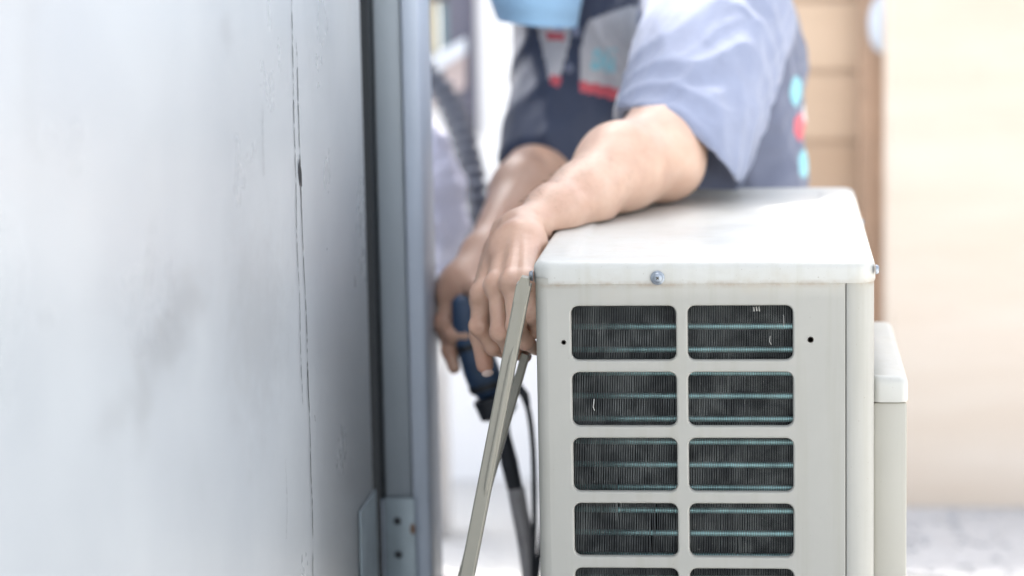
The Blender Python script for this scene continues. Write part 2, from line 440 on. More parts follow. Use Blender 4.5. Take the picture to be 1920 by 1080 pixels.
# sloping pale sill and the board below it
bm = bmesh.new(); q = [(A(770, 128, 1.86)), (A(872, 70, 1.86)), (A(872, 100, 1.86)), (A(770, 165, 1.86))]
rings(bm, [[p for p in q], [p + np.array((0, .04, 0)) for p in q]]); bm_obj('window_sill', bm, M_sill, win)
bm = bmesh.new(); q = [(A(770, 165, 1.87)), (A(872, 100, 1.87)), (A(872, 165, 1.87)), (A(770, 215, 1.87))]
rings(bm, [[p for p in q], [p + np.array((0, .029, 0)) for p in q]]); bm_obj('apron_board', bm, M_apron, win)

w = tag(box_obj('white_post', A(806, 560, 1.5) * (1, 1, 0) + (0, 0, 0), A(832, 575, 1.5) + np.array((0, .05, 0)), M_post, None, .004),
        'short white square post standing just behind the grey door frame', 'post')
la = empty('wall_latch', tuple(A(812, 880, 1.45)), 'small beige latch mounted low on a thin strip behind the door frame', 'latch')
box_obj('latch_plate', A(803, 905, 1.45), A(816, 830, 1.45) + np.array((0, .02, 0)), M_brass, la, .003)
box_obj('latch_knob', A(802, 830, 1.43), A(819, 803, 1.43) + np.array((0, .03, 0)), M_post, la, .006)
box_obj('mounting_strip', A(800, 1300, 1.475)*(1,1,0), A(812, 700, 1.475) + np.array((0, .02, 0)), M_post, la, .003)

tag(box_obj('tan_board_wall', (.2052, 1.86, 0), (.62, 1.98, 1.15), M_plank, None, 0), 'wall of horizontal tan boards in the gap beside the cream wall', 'wall')
tag(box_obj('shade_strip', (A(1612, 300, 1.80)[0], 1.79, 0), (A(1664, 300, 1.80)[0], 1.85, 1.15), varied('shade_brown', (.44, .30, .21), .25, 12, .7), None, .004),  # added brown strip, its colour stands in for shade at the wall edge
    'brown strip added as a shaded band between the tan board wall and the cream wall', 'post')
cw = empty('cream_wall', (1.4, 1.75, 0), 'tall cream rendered wall on the far side with a rounded front corner', 'wall')
bm = bmesh.new(); xl = A(1661, 500, 1.70)[0]
prof = [(xl + .02 - .02 * math.cos(t), 1.70 + .02 - .02 * math.sin(t)) for t in np.linspace(0, math.pi / 2, 7)] + [(3.6, 1.66), (3.6, 1.86), (xl, 1.86)]
rings(bm, [[(x, y, z) for x, y in prof] for z in (0, 1.15)]); bm_obj('wall_panel', bm, M_cream, cw, True, 35)
bl = empty('wall_lamp', tuple(A(1655, 50, 1.80)), 'pale blue rounded lamp fixed at the corner of the cream wall', 'wall lamp')
bm = bmesh.new()
c = A(1655, 45, 1.79); rs = []
for t in np.linspace(-math.pi / 2 + .05, math.pi / 2 - .05, 14):
    rs.append([(c[0] + .022 * math.cos(t) * math.cos(a), c[1] + .022 * math.cos(t) * math.sin(a), c[2] + .045 * math.sin(t)) for a in np.linspace(0, 2 * math.pi, 21)[:-1]])
rings(bm, rs); bm_obj('lamp_shade', bm, M_lampb, bl, True)
box_obj('wall_bracket', c + (-.012, .0, -.02), c + (.012, .05, .02), M_winf, bl, .002)

# ------------------------------------------------------------------ door leaf and frame
DX = -.205
door = empty('metal_door', (DX, -.5, 0), 'pale grey metal door leaf with a thin cracked seam and brushed streaks', 'door')
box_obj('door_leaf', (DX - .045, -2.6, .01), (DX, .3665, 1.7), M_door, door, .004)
def crack(name, pts, base, parent):
    """thin irregular fissure of real width, 0.7 mm proud of the leaf"""
    P = [at(px, py, x=DX + .0007) for px, py in pts]; P = spline(P, 14); bm = bmesh.new(); a, b = [], []
    wv = 0
    for i, p in enumerate(P):
        wv = .8 * wv + .2 * abs(rng.normal()) * 2.2
        wd = base * .5 * wv * (0.12 if rng.random() < .22 else 1)
        j = rng.normal() * .0003
        a.append((DX + .0007, p[1] - wd + j, p[2])); b.append((DX + .0007, p[1] + wd + j, p[2]))
    rings(bm, [a, b], False, False, False); return bm_obj(name, bm, M_crack, parent)
crack('crack', [(546, -60), (549, 90), (551, 200), (555, 330), (557, 450), (562, 560), (564, 660), (568, 760)], .0010, door)
crack('crack', [(555, 70), (558, 130), (560, 210), (563, 300), (566, 400), (570, 500), (575, 600), (577, 690), (581, 790), (583, 880), (586, 960), (587, 1120)], .0013, door)
crack('crack', [(492, 185), (493, 260), (495, 330)], .0005, door)
crack('crack', [(535, 860), (538, 930), (537, 1010)], .0004, door)
# the one open split
P = [at(px, py, x=DX + .0012) for px, py in ((561, 298), (564, 322), (565, 350))]
bm = bmesh.new(); rings(bm, [[(DX + .0012, P[0][1], P[0][2]), (DX + .0012, P[1][1] - .008, P[1][2]), (DX + .0012, P[2][1] - .002, P[2][2])],
                             [(DX + .0012, P[0][1] + .002, P[0][2]), (DX + .0012, P[1][1] + .004, P[1][2]), (DX + .0012, P[2][1] + .004, P[2][2])]], False, False, False)
bm_obj('crack', bm, M_seal, door)

frm = empty('door_frame', (DX, .6, 0), 'blue grey metal door frame post with a flange, behind a black gap', 'door frame')
YF = .445
xj = at(794, 540, y=1.0)[0]
fx0, fx1, fx2 = at(716, 700, y=YF)[0], at(768, 700, y=YF)[0], at(802, 700, y=YF)[0]
box_obj('rubber_seal', (DX - .12, YF - .03, 0), (fx0 - .0004, YF + .02, 1.74), M_seal, frm, 0)
box_obj('sun_blocker', (xj - .12, YF + .091, 0), (xj, 1.0, 1.75), M_flange, frm, .003)  # unseen panel added behind the frame to keep sun off the far sleeve
box_obj('frame_post', (fx0, YF, 0), (fx1 - .0006, YF + .09, 1.75), M_frame, frm, .003)
box_obj('frame_flange', (fx1, YF - .006, 0), (fx2, YF + .09, 1.75), M_flange, frm, .005)
hz1 = at(750, 934, y=YF - .008)[2]; hz2 = at(690, 932, x=DX)[2]
hg = box_obj('hinge', (at(722, 1000, y=YF - .009)[0], YF - .0095, .06), (at(779, 1000, y=YF - .009)[0], YF - .0065, hz1), M_hinge, frm, .0012)
box_obj('hinge_leaf', (DX + .0006, .262, .06), (DX + .0030, .3655, hz2), M_hinge, hg, .001)
p = at(714, 1000, y=YF - .02); bm = bmesh.new(); tube(bm, [(p[0], YF - .02, .06), (p[0], YF - .02, hz1 + .001)], .0042, 20); bm_obj('hinge_barrel', bm, M_flange, hg, True, 40)
for px, py in ((745, 977), (747, 1040)):
    p = at(px, py, y=YF - .0095); bm = bmesh.new()
    bmesh.ops.create_uvsphere(bm, u_segments=18, v_segments=8, radius=1, matrix=Matrix.Translation(p) @ Matrix.Diagonal((.0044, .0012, .0044, 1)))
    bm_obj('hinge_screw', bm, M_toolb, hg, True)
p = at(712, 1018, y=YF - .024); bm = bmesh.new(); bmesh.ops.create_uvsphere(bm, u_segments=14, v_segments=8, radius=1, matrix=Matrix.Translation(p) @ Matrix.Diagonal((.0032, .003, .0065, 1))); bm_obj('hinge_pin', bm, M_seal, hg, True)
p = at(774, 992, y=YF - .0095); bm = bmesh.new(); bmesh.ops.create_uvsphere(bm, u_segments=14, v_segments=8, radius=1, matrix=Matrix.Translation(p) @ Matrix.Diagonal((.0028, .001, .006, 1))); bm_obj('rust_spot', bm, M_rust, hg, True)

# ================================================================== AIR CONDITIONER
UX1, UL, HT = .298, .60, .620
ZS = .5995; ZB = .085
ac = empty('air_conditioner', (UX1 / 2, UL / 2, 0), 'cream outdoor air conditioner unit with a side grille of dark fins under the resting arm', 'air conditioner')
# lid
bm = bmesh.new(); rs = []
def lidring(ins, z, r): return [(x, y, z) for x, y in rrect(-.001 + ins, -.001 + ins, UX1 + .001 - ins, UL + .001 - ins, max(r - ins, .004), 7)]
R0 = .020
rs.append(lidring(.002, .6000, R0)); rs.append(lidring(.0004, .6004, R0)); rs.append(lidring(0, .6015, R0)); rs.append(lidring(0, .6125, R0))
for t in np.linspace(0, math.pi / 2, 7)[1:]: rs.append(lidring(.0075 * (1 - math.cos(t)), .6125 + .0075 * math.sin(t), R0))
rs.append(lidring(.012, .6201, R0)); rs.append(lidring(.022, .6202, R0))
def inring(x0, y0, x1, y1, z, r): return [(x, y, z) for x, y in rrect(x0, y0, x1, y1, r, 7)]
rs += [inring(.034, .028, .262, .56, .6202, .012), inring(.0348, .0288, .2612, .5592, .6197, .012), inring(.0375, .0315, .2585, .5565, .6188, .011), inring(.039, .033, .257, .555, .6186, .010), inring(.06, .06, .235, .53, .6188, .01)]
rings(bm, rs, False, True)
bmesh.ops.translate(bm, verts=bm.verts, vec=(0, 0, 0))
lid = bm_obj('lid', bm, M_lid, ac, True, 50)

# side panel (grille end) with its rounded left corner, plus back/left side sheet
XP1 = .2726
PXL = lambda px: at(px, 700, y=0)[0]
cols = [(at(1072, 700, y=0)[0], at(1268, 700, y=0)[0]), (at(1290, 700, y=0)[0], at(1487, 700, y=0)[0])]
ztop0, pitch, hh = at(1170, 574, y=0)[2], (at(1170, 574, y=0)[2] - at(1170, 944, y=0)[2]) / 3, at(1170, 574, y=0)[2] - at(1170, 676, y=0)[2]
bm = bmesh.new()
xs = [.012, (cols[0][1] + cols[1][0]) / 2, XP1 - .001]
NR = 0
z = ztop0
while z - hh > ZB + .03: NR += 1; z -= pitch
zc = [ztop0 + (pitch - hh) / 2 - i * pitch for i in range(NR + 1)]
for i in range(NR):
    for c_ in range(2):
        X0, X1 = xs[c_], xs[c_ + 1]; Z1, Z0 = zc[i], zc[i + 1]
        hx0, hx1 = cols[c_]; hz1_, hz0_ = ztop0 - i * pitch, ztop0 - i * pitch - hh
        n = 6
        inner = rrect(hx0, hz0_, hx1, hz1_, .0065, n)
        mids = rrect(hx0 - .0012, hz0_ - .0012, hx1 + .0012, hz1_ + .0012, .0077, n); sup = rrect(hx0 - .0022, hz0_ - .0022, hx1 + .0022, hz1_ + .0022, .0087, n)
        outer = []
        for k, (x, zz) in enumerate(mids):
            q = k // (n + 1); j = k % (n + 1)
            cx, cz = [(X1, Z1), (X0, Z1), (X0, Z0), (X1, Z0)][q]
            a0 = j < n / 2; vert = (q % 2 == 0) == a0            # first half of corner 0 lies on the right side
            if j * 2 == n: outer.append((cx, cz))
            elif vert: outer.append((cx, zz))
            else: outer.append((x, cz))
        ring3 = [[(x, 0, zz) for x, zz in outer], [(x, 0, zz) for x, zz in sup], [(x, 0, zz) for x, zz in mids], [(x, .0005, zz) for x, zz in [(a * .5 + b * .5, c2 * .5 + d2 * .5) for (a, c2), (b, d2) in zip(mids, inner)]],
                 [(x, .0015, zz) for x, zz in inner], [(x, .0065, zz) for x, zz in inner]]
        rings(bm, ring3, False, False)
def quad(bm, pts): bm.faces.new([bm.verts.new(p) for p in pts])
X0, X1 = xs[0], xs[2]
quad(bm, [(X0, 0, zc[0]), (X1, 0, zc[0]), (X1, 0, .606), (X0, 0, .606)])
quad(bm, [(X0, 0, ZB), (X1, 0, ZB), (X1, 0, zc[-1]), (X0, 0, zc[-1])])
pr = [(X1, .0), (XP1 - .0003, .0003), (XP1, .001), (XP1, .006)]
rings(bm, [[(x, y, ZB) for x, y in pr], [(x, y, .606) for x, y in pr]], False, False, False)
Rc = .011
pl = [(X0, 0)] + [(.001 + Rc - Rc * math.sin(t), Rc - Rc * math.cos(t)) for t in np.linspace(0, math.pi / 2, 8)] + [(.001, .30), (.001, UL - .01), (.004, UL - .003), (.01, UL)]
rings(bm, [[(x, y, ZB) for x, y in pl], [(x, y, .606) for x, y in pl]], False, False, False)
bmesh.ops.remove_doubles(bm, verts=bm.verts, dist=1e-5)
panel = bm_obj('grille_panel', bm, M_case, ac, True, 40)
# right side casing with rounded corner
bm = bmesh.new(); Rr = .020
pr = [(.2732, .006), (.2732, .0012), (.2735, .0004), (.2742, 0)] + [(UX1 - Rr + Rr * math.sin(t), Rr - Rr * math.cos(t)) for t in np.linspace(.0, math.pi / 2, 10)] + [(UX1, .3), (UX1, UL - .01), (UX1 - .003, UL - .003), (UX1 - .01, UL), (.01, UL)]
rings(bm, [[(x, y, ZB) for x, y in pr], [(x, y, .606) for x, y in pr]], False, False, False)
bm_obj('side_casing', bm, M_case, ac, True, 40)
box_obj('base_pan', (.004, .004, ZB - .012), (UX1 - .004, UL - .004, ZB + .001), M_case, ac, .003)
for y in (.08, .46):
    box_obj('foot', (-.012, y, .0), (UX1 + .012, y + .05, ZB - .013), M_strut, ac, .004)
# coil behind the grille
CY = .011
bm = bmesh.new(); x = .014
while x < .2705:
    lean = rng.normal() * .00012; y0 = CY + rng.normal() * .0002; t2 = .00022
    zs_ = np.linspace(ZB + .004, .597, 34)
    wob = np.cumsum(rng.normal(size=34)) * .00003; wob -= np.linspace(wob[0], wob[-1], 34)
    if rng.random() < .10: k = rng.integers(3, 30); wob[k:k + 2] += rng.normal() * .0006
    rings(bm, [[(x + wb - t2, y0, zz), (x + wb + t2, y0, zz), (x + wb + t2, y0 + .020, zz), (x + wb - t2, y0 + .020, zz)] for zz, wb in zip(zs_, wob)])
    x += .00152
coil = bm_obj('coil_fins', bm, M_fin, ac)
zt0 = at(1400, 613, y=.012)[2]; tp = (at(1400, 613, y=.012)[2] - at(1400, 989, y=.012)[2]) / 9 
tp = (at(1400, 613, y=.012)[2] - at(1400, 656, y=.012)[2])
zz = zt0 + tp
TUBE_SP = (at(1400, 613, y=.012)[2] - at(1400, 1002, y=.012)[2]) / 9
zz = zt0 + 0
k = 0
while zz > ZB + .02:
    bm = bmesh.new()
    xa = .016
    tube(bm, spline([(.016, CY + .0135, zz - .001), (.055, CY + .0092, zz - .0005), (.100 + rng.normal() * .004, CY + .0056, zz), (.2685, CY + .0038, zz)], 6), .0027, 16)
    bm_obj('coil_tube', bm, M_tube, coil, True, 40)
    zz -= TUBE_SP; k += 1
box_obj('coil_backing', (.010, CY + .0205, ZB + .002), (.2725, CY + .022, .5985), M_void, coil, 0)
box_obj('coil_end_plate', (.0105, .0072, ZB + .002), (.0135, CY + .02, .5985), M_void, coil, 0)
# lint caught in fins
def lint(pts, r):
    bm = bmesh.new(); tube(bm, [A(px, py, CY - .0012) for px, py in pts], r, 6); return bm_obj('lint', bm, M_bits, coil, True)
lint([(1114, 748), (1113, 757), (1112, 763), (1115, 770)], .0005)
for px in (1413, 1418, 1423): lint([(px, 574 + rng.uniform(0, 2)), (px + 1, 581 + rng.uniform(0, 3))], .0006)
lint([(1469, 590), (1470, 604), (1469, 612)], .0004); lint([(1444, 630), (1443, 640), (1446, 646)], .0004)
# side cover on the right
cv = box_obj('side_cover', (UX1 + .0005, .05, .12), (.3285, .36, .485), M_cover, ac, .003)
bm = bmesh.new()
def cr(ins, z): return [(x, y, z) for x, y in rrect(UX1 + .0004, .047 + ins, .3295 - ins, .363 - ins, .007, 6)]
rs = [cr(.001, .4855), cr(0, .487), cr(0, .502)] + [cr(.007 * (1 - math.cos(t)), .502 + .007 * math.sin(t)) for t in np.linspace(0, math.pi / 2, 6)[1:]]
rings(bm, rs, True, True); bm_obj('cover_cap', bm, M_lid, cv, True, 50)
# screws
def screw(c, n, r, name, parent, flange=1.35, dome=.5, cross=True):
    n = Vector(n); c = Vector(c); q = n.to_track_quat('Z', 'Y').to_matrix().to_4x4(); q = Matrix.Translation(c) @ q
    bm = bmesh.new(); rs = []
    prof = [(r * flange, 0), (r * flange, r * .16), (r * flange * .96, r * .22), (r * 1.02, r * .25), (r, r * .45), (r * .9, r * .62), (r * .7, r * .74), (r * .42, r * .80)]
    if not cross: prof.append((.01 * r, r * .82))
    for rr, z in prof: rs.append([q @ Vector((rr * math.cos(a), rr * math.sin(a), z)) for a in (2 * math.pi * k / 32 for k in range(32))])
    rings(bm, rs, True, True); o = bm_obj(name, bm, M_zinc, parent, True, 45)
    if cross:
        bm = bmesh.new(); pts = []
        for k in range(12):
            a = math.radians(22 + 30 * k); kk = k % 3
            rr = r * (.15 if kk == 0 else .36)
            aa = a + (math.radians(-15) if kk == 1 else math.radians(-15) if kk == 2 else 0)
            pts.append(q @ Vector((rr * math.cos(aa), rr * math.sin(aa), r * .805)))
        rings(bm, [pts, [p + n * r * .03 for p in pts]]); bm_obj('cross_recess', bm, varied('recess_dark', (.05, .045, .03), .3, 500, .8), o)
    return o
screw(at(1233, 521, y=-.0015), (0, -1, .05), .0046, 'screw', ac)
screw((-.0012, .012, at(992, 517, y=.012)[2]), (-1, 0, 0), .0044, 'screw', ac, 1.1, cross=False)
screw((UX1 + .001, .010, at(1643, 505, y=.01)[2]), (1, 0, 0), .0038, 'screw', ac, 1.1, cross=False)
p = at(1614, 418, x=UX1 + .001); screw(p, (1, 0, 0), .0040, 'screw', ac, 1.1, cross=False)
for px, py, r in ((1057, 642, .0017), (1520, 637, .0022)):
    p = at(px, py, y=-.0001); bm = bmesh.new(); rs = []
    for rr, y in ((r * 1.25, .00005), (r * 1.2, -.0003), (r, -.0004), (r * .9, .0)): rs.append([(p[0] + rr * math.cos(a), y, p[2] + rr * math.sin(a)) for a in (2 * math.pi * k / 20 for k in range(20))])
    rings(bm, rs, False, True); bm_obj('screw_hole', bm, NM('hole_dark', (.03, .02, .015), .7).m, ac, True)
# struts: pressed U-channel bars bolted at the lid, standing on the ground
def strut(top, bot, y0, depth, wd, mat, ribs):
    top = Vector(top); bot = Vector(bot); ax = (top - bot).normalized(); side = ax.cross(Vector((0, 1, 0))).normalized()
    side = -side if side.x < 0 else side; L_ = (top - bot).length
    def ring(s_):
        c = bot + ax * s_; h_ = wd / 2; e = .0014
        pts = [(-h_, depth), (-h_, e), (-h_ + e, 0), (h_ - e, 0), (h_, e), (h_, depth), (h_ - .0015, depth), (h_ - .0015, .0018), (-h_ + .0015, .0018), (-h_ + .0015, depth)]
        return [c + side * a + Vector((0, y0 + b, 0)) for a, b in pts]
    bm = bmesh.new(); rings(bm, [ring(s_) for s_ in np.linspace(0, L_, 24)])
    o = bm_obj('support_strut', bm, mat, ac, True, 35)
    if ribs:                                            # tapered end tab under the bolt
        bm = bmesh.new(); pf = [(bot + ax * (L_ - .016), wd / 2 - .0006), (bot + ax * (L_ - .002), wd / 2 - .0006), (bot + ax * (L_ + .007), wd / 4)]
        rings(bm, [[c + side * (sg * w_) + Vector((0, y0 - .0008 + dy, 0)) for sg, dy in ((-1, 0), (1, 0), (1, .014), (-1, .014))] for c, w_ in pf]); bm_obj('end_tab', bm, mat, o, True, 30)
    for s0, s1, off in ribs:
        bm = bmesh.new(); n = 14; rs = []
        for i in range(n + 1):
            s_ = L_ * (s0 + (s1 - s0) * i / n); e = min(1, min(i, n - i) / 1.6) ** .5 + .02
            c = bot + ax * s_ + side * off + Vector((0, y0 + .0004, 0))
            rs.append([c + side * (.0024 * e * math.cos(a)) + Vector((0, -.0020 * e * math.sin(a), 0)) for a in np.linspace(-.15, math.pi + .15, 9)])
        rings(bm, rs, True, True); bm_obj('pressed_rib', bm, mat, o, True)
    return o
def along(px0, py0, px1, py1, y):
    a, b = A(px0, py0, y), A(px1, py1, y); a[1] = b[1] = 0; d = b - a
    return a, a + d * (a[2] - .0) / (a[2] - b[2])
tA, tB = along(991, 535, 880, 1080, -.004)
tA[0] = min(tA[0], -.0085)
strut(tA, tB, -.004, .020, .0125, M_strut, [(.68, .915, .0022), (.10, .545, .0010)])
tA, tB = along(985, 665, 866, 1080, .11)
strut(tA, tB, .11, .012, .0080, M_strut, [])

# ================================================================== HOSE, BUNDLE
hp = spline([A(700, 60, 1.25), A(770, 112, 1.25), A(815, 152, 1.25), A(846, 200, 1.24), A(866, 250, 1.22), A(878, 300, 1.2), A(890, 350, 1.18), A(898, 420, 1.17), A(886, 500, 1.17), A(850, 580, 1.18), A(790, 640, 1.2), A(735, 720, 1.22), A(700, 900, 1.22), A(690, 1200, 1.22)], 60)
# resample evenly
hp = np.array(hp); dl = np.r_[0, np.cumsum(np.linalg.norm(np.diff(hp, axis=0), axis=1))]
sN = np.arange(0, dl[-1], .0018); hq = np.stack([np.interp(sN, dl, hp[:, k]) for k in range(3)], 1)
bm = bmesh.new(); tube(bm, hq, [.0162 + .0036 * math.sin(s_ * 2 * math.pi / .017) for s_ in sN], 18)
tag(bm_obj('corrugated_hose', bm, M_hosegrey, None, True), 'grey ribbed flexible hose curving down from beside the window', 'hose')
fb = Field((-.36, .92, .20), (-.08, 1.16, .86), .005)
pts = [A(775, 205, 1.05), A(806, 270, 1.05), A(828, 350, 1.04), A(838, 430, 1.03), A(832, 500, 1.03)]
for (a, b, ra, rb) in zip(pts, pts[1:], (.010, .022, .028, .025), (.022, .028, .025, .014)): fb.cone(a, b, ra, rb, .02, flat=((0, 1, 0), .8))
fb.cone(A(790, 300, 1.06), A(812, 470, 1.06), .026, .020, .02)
fb.wrinkle(.006, 55, 3, (1.4, 1, .25))
V, Q = fb.mesh(2)
tag(np_mesh('cloth_bundle', V, Q, M_bundle), 'white and lavender cloth bundle hanging beside the door frame, in front of the ribbed hose', 'cloth')
pts = [A(796, 300, 1.09), A(802, 430, 1.09), A(814, 540, 1.09), A(820, 590, 1.09)]
bm = bmesh.new(); tube(bm, spline(pts, 8), .016, 12); tag(bm_obj('dark_pipe', bm, varied('dark_pipe_wrap', (.10, .09, .10), .2, 20, .6), None, True), 'dark wrapped pipe partly hidden by the white cloth bundle', 'pipe')

# ================================================================== PERSON
person = empty('person', (.15, 1.0, 0), 'kneeling person in navy and pale work shirt, one forearm on the unit, holding a tool', 'person')
hY = Vector((0, 1, 0))
# joints
SL = A(1352, 15, .70); EL = A(1232, 292, .455); WR = A(994, 422, .213)          # arm that rests on the lid
SR = A(1090, -40, .95); ER = A(1030, 288, .835); WRR = A(908, 480, .58)            # arm that holds the tool
SL, EL, WR, SR, ER, WRR = map(np.array, (SL, EL, WR, SR, ER, WRR))
CH = A(1235, 110, .93); NK = A(1110, -110, .89); HD = A(1005, -150, .86)
HIP = np.array((.145, 1.12, .36)); WA = np.array((.165, 1.06, .52))
B = Field((-.22, .02, -.005), (.40, 1.34, 1.06), .0028, ((-.078, .070, .515), (.022, .262, .665), .0011))
k = .03
B.cone(HIP + (-.06, 0, 0), HIP + (.06, 0, 0), .085, .085, k); B.cone(HIP, WA + (-.02, 0, 0), .10, .085, .05, flat=(hY, .8))
B.cone(WA + (-.02, 0, 0), CH, .085, .105, .05, flat=(hY, .8)); B.cone(CH + (-.05, 0, .03), CH + (.05, -.02, .0), .10, .10, .05, flat=(hY, .85))
B.cone(CH + (0, 0, .05), SL, .06, .050, .04); B.cone(CH + (0, 0, .05), SR, .06, .046, .04)
B.cone(CH + (-.03, 0, .06), NK, .07, .052, .03); B.cone(NK, HD, .050, .05, .02)
# head (bowed, looking down towards the tool)
fw = np.array((-.38, -.72, -.58)); fw /= np.linalg.norm(fw); rt = np.cross(fw, (0, 0, 1)); rt /= np.linalg.norm(rt); up_ = np.cross(rt, fw)
HR = np.stack([rt, fw, up_], 1)
def H(x, y, z): return HD + HR @ np.array((x, y, z))
B.ell(H(0, -.01, .02), (.074, .095, .092), .02, HR); B.ell(H(0, .025, -.045), (.055, .062, .062), .02, HR); B.ell(H(0, .052, -.088), (.024, .022, .018), .015, HR)
B.cone(H(0, .088, .005), H(0, .108, -.028), .010, .014, .008); B.ell(H(0, .092, -.06), (.024, .010, .008), .006, HR)
for s_ in (-1, 1):
    B.ell(H(.031 * s_, .088, .008), (.017, .014, .011), .004, HR, 'sub'); B.ell(H(.031 * s_, .078, .008), (.0125, .0125, .0125), .002, HR)
    B.ell(H(.076 * s_, -.008, -.005), (.010, .020, .032), .006, HR); B.cone(H(.015 * s_, .091, .024), H(.045 * s_, .080, .024), .006, .005, .006)
# legs
for s_ in (-1, 1):
    hp_ = HIP + (.07 * s_, 0, -.02); kn = np.array((.14 + .08 * s_, .76, .075)); an = np.array((.14 + .07 * s_, 1.15, .05))
    B.cone(hp_, kn, .078, .052, .03); B.cone(kn, (kn + an) / 2 + (0, 0, .01), .052, .052, .02); B.cone((kn + an) / 2 + (0, 0, .01), an, .052, .036, .02)
    B.cone(an, an + (0, .10, -.012), .036, .03, .02)
# resting arm
B.cone(SL, EL, .054, .044, .03)
fd = WR - EL; fdn = fd / np.linalg.norm(fd)
mid = EL + fd * .30 + (0, 0, .009)
B.cone(EL, mid, .0400, .0420, .03); B.cone(mid, EL + fd * .60, .0415, .0320, .03, flat=((0, .3, 1), .93)); B.cone(EL + fd * .60, EL + fd * .82, .0320, .0255, .02); B.cone(EL + fd * .82, WR, .0250, .0200, .02, flat=((.3, .5, 1), .88))
B.ell(EL + (.018, .0, -.012), (.025, .028, .026), .02)
B.cone(EL + fd * .08 + (0, -.01, .018), EL + fd * .5 + (0, -.006, .008), .026, .018, .02)
# tool arm
B.cone(SR, ER, .046, .040, .03); B.cone(ER, ER + (WRR - ER) * .4, .040, .038, .02); B.cone(ER + (WRR - ER) * .4, WRR, .038, .023, .02)

flush = []      # (centre, radius) of redder skin
nails = []
def finger(F_, pts, rad, k=.004, kn=1.10, fl=.6):
    for i, (a, b) in enumerate(zip(pts, pts[1:])):
        F_.cone(a, b, rad[i], rad[i + 1], k if i else .005)
    for i, p in enumerate(pts[:-1]):
        if i: F_.ell(p, (rad[i] * kn,) * 3, .004)
        flush.append((np.array(p), rad[i] * 1.7, fl if i else fl * .8))
# --- front hand: back of the hand to the viewer, fingers hanging down and curling in behind the strut
m_idx, m_mid, m_rng, m_lit = A(908, 552, .150), A(934, 535, .118), A(962, 530, .100), A(990, 528, .098)
F1 = [  # MCP, PIP, DIP, TIP
    [m_idx, A(898, 612, .142), A(925, 650, .150), A(962, 668, .165)],
    [m_mid, A(938, 622, .098), A(958, 655, .112), A(985, 668, .135)],
    [m_rng, A(967, 610, .080), A(985, 640, .095), A(1005, 655, .118)],
    [m_lit, A(997, 590, .088), A(1010, 618, .100), A(1020, 632, .115)]]
RAD = [[.0112, .0098, .0086, .0070], [.0115, .0100, .0088, .0072], [.0108, .0094, .0083, .0068], [.0098, .0082, .0074, .0062]]
wrl = WR + (-.002, -.004, .0)
carp = [A(948, 432, .222), A(962, 426, .208), A(978, 424, .196), A(992, 430, .190)]
for mc, cp, r0 in zip((m_idx, m_mid, m_rng, m_lit), carp, (.0125, .0125, .0118, .011)):
    B.cone(cp, mc, .0140, r0 * .92, .007)
    ext = (np.array(cp) - mc) * .7                                              # extensor tendon, slightly proud
    B.cone(mc + (-.002, -.0095, .002), mc + ext + (-.002, -.0125, .004), .0042, .0030, .005)
    B.ell(mc + (-.001, -.003, .000), (r0 * 1.0,) * 3, .006)
# palm body
B.ell((np.array(m_idx) + m_lit) / 2 * .55 + (np.array(carp[0]) + carp[3]) / 2 * .45 + (.006, .012, 0), (.030, .020, .036), .014)
B.ell(WR + (-.004, -.0, -.004), (.020, .018, .018), .012)
for pts, rad in zip(F1, RAD): finger(B, pts, [q * .87 for q in rad], .003)
B.ell(A(984, 600, .125), (.016, .016, .020), .006)
def midp(a, b, t): return np.array(a) * (1 - t) + np.array(b) * t
# dorsal creases across the middle joints, veins over the back of the hand
for pts, rad in zip(F1, RAD):
    ax_ = pts[2] - pts[0]; ax_ = ax_ / np.linalg.norm(ax_); sd_ = np.cross(ax_, (0, 1, 0)); sd_ /= np.linalg.norm(sd_)
    for q in (-.0042, -.0012, .0018, .0046):
        c_ = np.array(pts[1]) + ax_ * q + np.array((-.0015, -1, 0)) * (rad[1] * .87 * 1.08 + .0004)
        B.cone(c_ - sd_ * .0045, c_ + sd_ * .0045, .0011, .0011, .0012, 'sub')
for vn in ([(945, 440, .205), (930, 475, .178), (921, 510, .152), (918, 530, .136)], [(962, 440, .190), (951, 470, .160), (948, 500, .132), (945, 515, .118)], [(930, 475, .178), (942, 492, .150), (951, 505, .128)],
           [(985, 440, .178), (975, 470, .150), (972, 500, .118)]):
    for a_v, b_v in zip(vn, vn[1:]): B.cone(A(*a_v), A(*b_v), .0026, .0024, .003)
# thumb, on the far side, tip showing below the index finger
TH = [A(938, 470, .235), A(905, 560, .205), A(902, 628, .185), A(909, 684, .172)]
B.cone(TH[0], TH[1], .017, .0125, .014); B.cone(TH[1], TH[2], .0118, .0105, .006); B.cone(TH[2], TH[3], .0105, .0085, .005)
flush.append((np.array(TH[3]), .022, 1.2)); nails.append((TH[3] + np.array((.003, -.0035, -.0075)), (0.25, -.55, -.75), .0055))
# --- tool hand: fist closed round the tool grip
B.cone(WRR, A(872, 535, .535), .025, .026, .015); B.ell(A(866, 545, .535), (.026, .026, .028), .014)
for i in range(4):
    r_ = (.0100, .0102, .0096, .0086)[i]
    base = A((838, 842, 848, 856)[i], (552, 566, 580, 592)[i], .525 + .012 * i)
    pts = [base, base + (-.004, -.020, -.020), base + (.008, -.040, -.030), base + (.024, -.046, -.030)]
    if i == 0: pts = [base, base + (-.001, -.010, -.036), base + (.004, -.022, -.058), base + (.010, -.030, -.076)]     # index lies along the grip
    B.cone(A(866, 538, .55), base, .018, r_, .01)
    finger(B, pts, [r_, r_ * .92, r_ * .85, r_ * .72], fl=.8)
B.cone(A(880, 520, .55), A(896, 545, .50), .014, .011, .01); B.cone(A(896, 545, .50), A(902, 575, .49), .011, .0085, .006)
